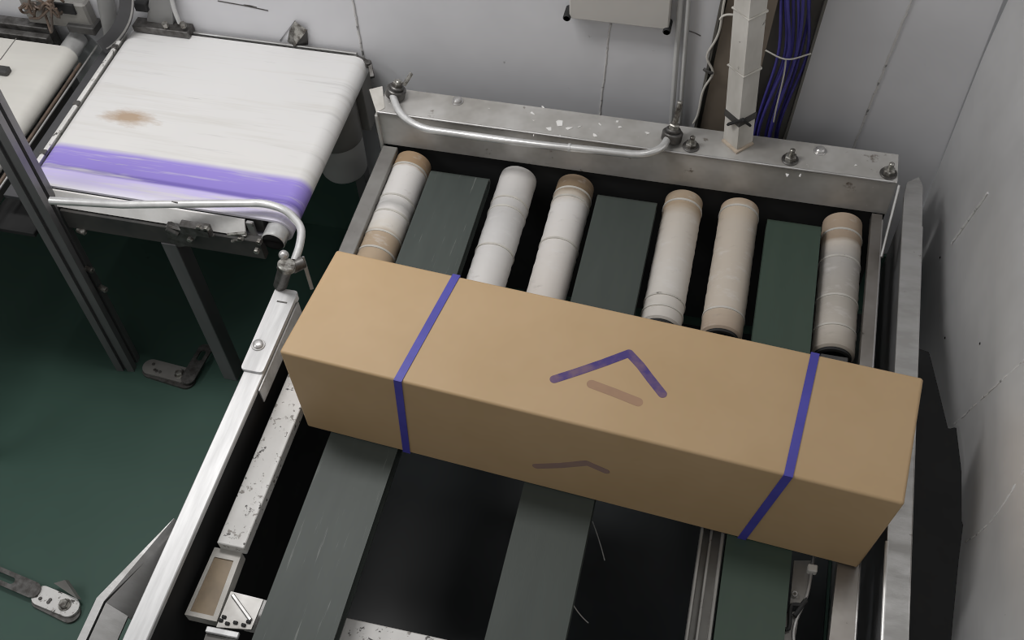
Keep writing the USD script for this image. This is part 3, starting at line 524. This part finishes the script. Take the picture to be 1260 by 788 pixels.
# ------------------------------------------------------------------ things on the back wall
ct = thing('cable_tray', 'dark cable tray fixed upright on the back wall', 'cable tray', (.02, 1.38, .43))
tl, tr = atY(858, 152, 1.388), atY(964, 166, 1.388); ul, ur = atY(890, 0, 1.388), atY(1013, 0, 1.388); ext = 1.6
ul, ur = tl + (ul - tl) * ext, tr + (ur - tr) * ext; low = lambda p, q: p - (q - p) * .25
def panel4(a, b, c, d, y0, y1): return hull([(p[0], y, p[2]) for p in (a, b, c, d) for y in (y0, y1)])
part('back_sheet', panel4(low(tl, ul), low(tr, ur), ul, ur, 1.388, 1.397), M_tray, ct)
off = np.array([.004, 0, 0])
part('side_lip', panel4(low(tr, ur), low(tr, ur) + off, ur, ur + off, 1.366, 1.397), M_tray, ct); part('side_lip', panel4(low(tl, ul) - off, low(tl, ul), ul - off, ul, 1.366, 1.397), M_tray, ct)
mid = lambda a, b, t: a + (b - a) * t
part('cover_board', panel4(mid(tl, tr, .04), mid(tl, tr, .56), mid(ul, ur, .04), mid(ul, ur, .54), 1.372, 1.388), M_brown, ct, 'brown cover board')
tr_ = thing('trunking', 'grey square trunking upright standing cornerwise on the steel plate', 'trunking', (*at(907, 178, PZ)[:2], PZ))
b0 = at(908, 172, PZ + .004); t1 = atY(924, 0, b0[1]); t1 = b0 + (t1 - b0) * 1.5; hh = .0165 * math.sqrt(2)
def sq(c, r): return [c + r * np.array([math.cos(a), math.sin(a), 0]) for a in np.radians([2, 92, 182, 272])]
part('column', hull(sq(b0, hh) + sq(t1, hh)), M_trunk, tr_, smooth=False)
part('foot_plate', hull([p + d for p in sq(np.r_[b0[:2], PZ + .0005] + [0, -.004, 0], hh * 1.10) for d in ([0, 0, 0], [0, 0, .0035])]), M_tan, tr_, 'tan foot plate')
for tt, m, r in ((.39, M_tie, .0015), (.66, M_tie, .0012)):
    c = b0 + (t1 - b0) * tt * .95; part('cable_tie', tube(sq(c, hh + .0015) + sq(c, hh + .0015)[:1], .0019, 8, smooth=False), m, tr_)
c = b0 + (t1 - b0) * .135; part('strap_band', hull([p + d for p in sq(c, hh + .0016) for d in ([0, 0, -.005], [0, 0, .008])]), M_dark, tr_, smooth=False)
part('strap_buckle', cat([bar(c + [-.017, -.016, -.010], c + [.006, -.026, .014], .006, .004), bar(c + [.004, -.027, .014], c + [.018, -.016, -.006], .006, .004)]), M_black, tr_)
part('tie_hoop', tube([atY(x, y, 1.36) for x, y in ((886, 24), (891, 19), (900, 18), (909, 20))], .0018, 8), M_tie, tr_)
for k in range(8):
    x0, x1, xm = 962 + k * 5.2 + RNG.uniform(-2, 2), 930 + k * 4.4 + RNG.uniform(-3, 3), 958 + k * 4.6 + RNG.uniform(-4, 4); Yc = 1.372 + .010 * RNG.uniform(-.6, .9)
    t = thing('blue_cable', 'leftmost thin blue cable of the bundle hanging in the cable tray' if k == 0 else 'rightmost thin blue cable of the bundle hanging in the cable tray' if k == 7 else 'thin blue cable in the middle of the bundle in the cable tray', 'cable', atY(x1, 168, Yc), 'blue cables in the tray')
    part('cable', tube([atY(x0, -30, Yc), atY(x0 + RNG.uniform(-3, 3), 20, Yc), atY(xm, 62, Yc - .002), atY(mid(xm, x1, .45), 105, Yc), atY(x1, 152, Yc), atY(x1 - 4, 176, Yc + .004)], .0024, 8), M_bluecable, t)
ts = thing('tie_string', 'white string tied round the blue cable bundle', 'string', atY(967, 73, 1.36))
part('loop', tube([atY(x, y, 1.358) for x, y in ((942, 62), (955, 69), (967, 73), (982, 71), (998, 66))], .0013, 8), M_tie, ts); part('tail', tube([atY(x, y, 1.36) for x, y in ((967, 73), (964, 95), (957, 125), (952, 150))], .0013, 8), M_tie, ts)
ww = thing('wall_wire', 'pale wire with a knot running down the left edge of the cable tray', 'wire', atY(855, 150, 1.36))
part('wire', tube([atY(x, y, 1.365) for x, y in ((894, -8), (888, 22), (879, 52), (870, 72), (877, 88), (869, 104), (861, 130), (853, 152))], .0019, 8), M_tie, ww); q = atY(872, 87, 1.363); part('knot', tube([q + [-.008, 0, .002], q + [0, -.003, 0], q + [.006, 0, -.004]], .0026, 8), M_dark, ww)
p0, p1 = atY(700, 24, 1.372), atY(822, 40, 1.372)
cb = thing('wall_cabinet', 'beige cabinet cut off by the top edge with black corner bolts', 'cabinet', (-.2, 1.38, .65))
part('cover', bx(p0[0], p1[0], 1.374, 1.399, p0[2], p0[2] + .20, .002), M_cabinet, cb)
for px, py in ((697, 23), (820, 40)): q = atY(px, py, 1.370); part('bolt', cyl(q, q + [0, .028, 0], .0062, 18), M_black, cb)
for x, w in ((836, .0045), (846, .0035)):
    a, b = atY(x - 8, 128, 1.39), atY(x + 2, -10, 1.39); t = thing('wall_conduit', 'slim grey conduit on the wall, left of the pair beside the cabinet' if w > .004 else 'thinner grey conduit on the wall, right of the pair beside the cabinet', 'conduit', a)
    part('pipe', tube([a - (b - a) * .2, a, b + (b - a) * .3], w, 12, smooth=False), M_pvc, t)
q = [atY(x, y, 1.392) for x, y in ((845, 38), (860, 44))]

# sheet metal wedge behind the white belt
wd = thing('metal_wedge', 'small bent metal wedge on the far edge of the white belt', 'bracket', at(361, 52, CZ))
a, b, c, d = at(343, 52, CZ), at(378, 56, CZ), atY(362, 27, at(360, 54, CZ)[1]), at(362, 58, CZ)
part('front_leaf', hull([p + s for p in (at(350, 48, CZ), d, c, atY(377, 38, d[1])) for s in ([0, 0, 0], [.001, .002, 0])]), M_nut, wd, smooth=False)
part('side_leaf', hull([p + s for p in (at(350, 46, CZ) + [-.003, 0, 0], a + [0, 0, 0], c) for s in ([0, .003, 0], [0, .005, 0])]), M_dark, wd, smooth=False)
part('side_leaf', hull([p + s for p in (b, d, atY(377, 38, d[1])) for s in ([0, .003, 0], [0, .005, 0])]), M_dark, wd, smooth=False)

# clutter at the upper left, behind the conveyors
YB = 1.385
dp = thing('grey_duct', 'grey round duct behind the gap between the white belts', 'duct', (-1.12, 1.37, .44)); a, b = atY(133, 48, 1.381), atY(136, -20, 1.381)
part('pipe', cyl(a - [0, 0, .05], b + [0, 0, .08], .0150, 28), M_duct, dp)
bs = thing('black_strap', 'broad dark strap curving down beside the grey duct', 'strap', atY(150, 40, 1.36))
P = [atY(x, y, Y) for x, y, Y in ((156, -20, 1.362), (156, 5, 1.359), (152, 25, 1.354), (141, 44, 1.350), (125, 58, 1.346))]
pts = CubicSpline(np.arange(5), np.array(P))(np.linspace(0, 4, 30)); part('band', sweep_rect(pts, np.array([1.0, 0, .1]), .026, .004), M_slate, bs)
part('light_edge', tube([p + [.012, -.002, 0] for p in pts], .002, 8, smooth=False), M_steel, bs)
wbk = thing('wall_bracket', 'bolted grey bracket on the wall at the far left corner of the white belt', 'bracket', atY(205, 35, YB))
a, b = atY(168, 32, YB), atY(236, 40, YB); part('bracket_base', bx(a[0], b[0], 1.372, 1.398, b[2] - .004, b[2] + .010), M_clamp, wbk)
for x in (204, 226): q = atY(x, 33, 1.376); part('bolt', hexnut(q, .006, .009), M_nut, wbk)
part('back_plate', panel4(atY(182, 25, 1.393), atY(214, 28, 1.393), atY(186, -15, 1.393), atY(213, -15, 1.393), 1.388, 1.398), M_duct, wbk); part('conduit', tube([atY(221, 28, 1.384), atY(214, 10, 1.384), atY(210, -20, 1.384)], .004, 12), M_pvc, wbk)
part('dark_block', bx(*(lambda a, b: (a[0], b[0], 1.380, 1.398, b[2], a[2]))(atY(163, 4, 1.38), atY(182, 16, 1.38))), M_black, wbk)
jb = thing('motor_box', 'grey motor box behind the far end of the upper left conveyor', 'motor box', (-1.2, 1.42, .42)); 
part('box', bx(-1.30, -1.165, 1.374, 1.398, Z2 + .016, Z2 + .075, .004), M_greypaint, jb); part('foot', bx(-1.215, -1.160, 1.366, 1.398, Z2 + .0125, Z2 + .030, .002), M_dark, jb)
q = atY(78, 10, 1.372); part('opening', bx(q[0] - .022, q[0] + .022, 1.370, 1.376, q[2] - .012, q[2] + .010), M_black, jb)
for k in range(7):
    x0, y0 = 22 + RNG.uniform(0, 20), 2 + RNG.uniform(0, 14); t = thing('brown_wire', 'brown wire in the tangle on the upper left conveyor frame', 'wire', atY(40, 20, 1.36), 'brown wires in the tangle')
    part('wire', tube([atY(x0 + RNG.uniform(-6, 6) + i * 7, y0 + RNG.uniform(-7, 9), 1.362 + RNG.uniform(-.01, .008)) for i in range(6)], .0024, 7), M_copper, t)

# sensor cable and its bracket at the right green belt
sb = thing('sensor_bracket', 'small grey sensor plate with a cable beside the right green belt', 'sensor bracket', (.18, .55, .40))
q = [at(x, y, .405) for x, y in ((977, 690), (998, 690), (993, 732), (985, 742), (972, 745))]
part('plate', slab([tuple(p[:2]) for p in q], .400, .405), M_greypaint, sb); part('plate', slab([tuple(at(x, y, .405)[:2]) for x, y in ((968, 755), (984, 752), (976, 800), (962, 800))], .400, .405), M_greypaint, sb)
part('edge_wire', tube([at(x, y, .408) for x, y in ((1002, 684), (997, 715), (992, 736), (985, 752), (980, 800))], .002, 10), M_steel, sb)
p = at(1000, 702, .408); part('connector', bx(p[0] - .007, p[0] + .005, p[1] - .005, p[1] + .005, .404, .416), M_trunk, sb, 'grey connector block')
part('cable_loop', tube([at(x, y, .411) for x, y in ((966, 775), (972, 755), (976, 744), (987, 745), (993, 738), (984, 750), (977, 758))], .0028, 9), M_black, sb); part('ring', tube([at(978 + 3 * math.cos(a), 731 + 3 * math.sin(a), .410) for a in np.linspace(0, 6.2, 12)], .0012, 7), M_steel, sb)
for pts, lab in (([(729, 642), (738, 668), (744, 690)], 'pale loose thread beside the middle belt just below the carton'), ([(705, 744), (714, 757), (724, 767)], 'short loose thread near the bottom edge beside the middle belt')):
    P = [at(x, y, .36) for x, y in pts]; t = thing('loose_thread', lab, 'thread', P[0]); part('thread', tube(P, .0007, 6), M_pvc, t)
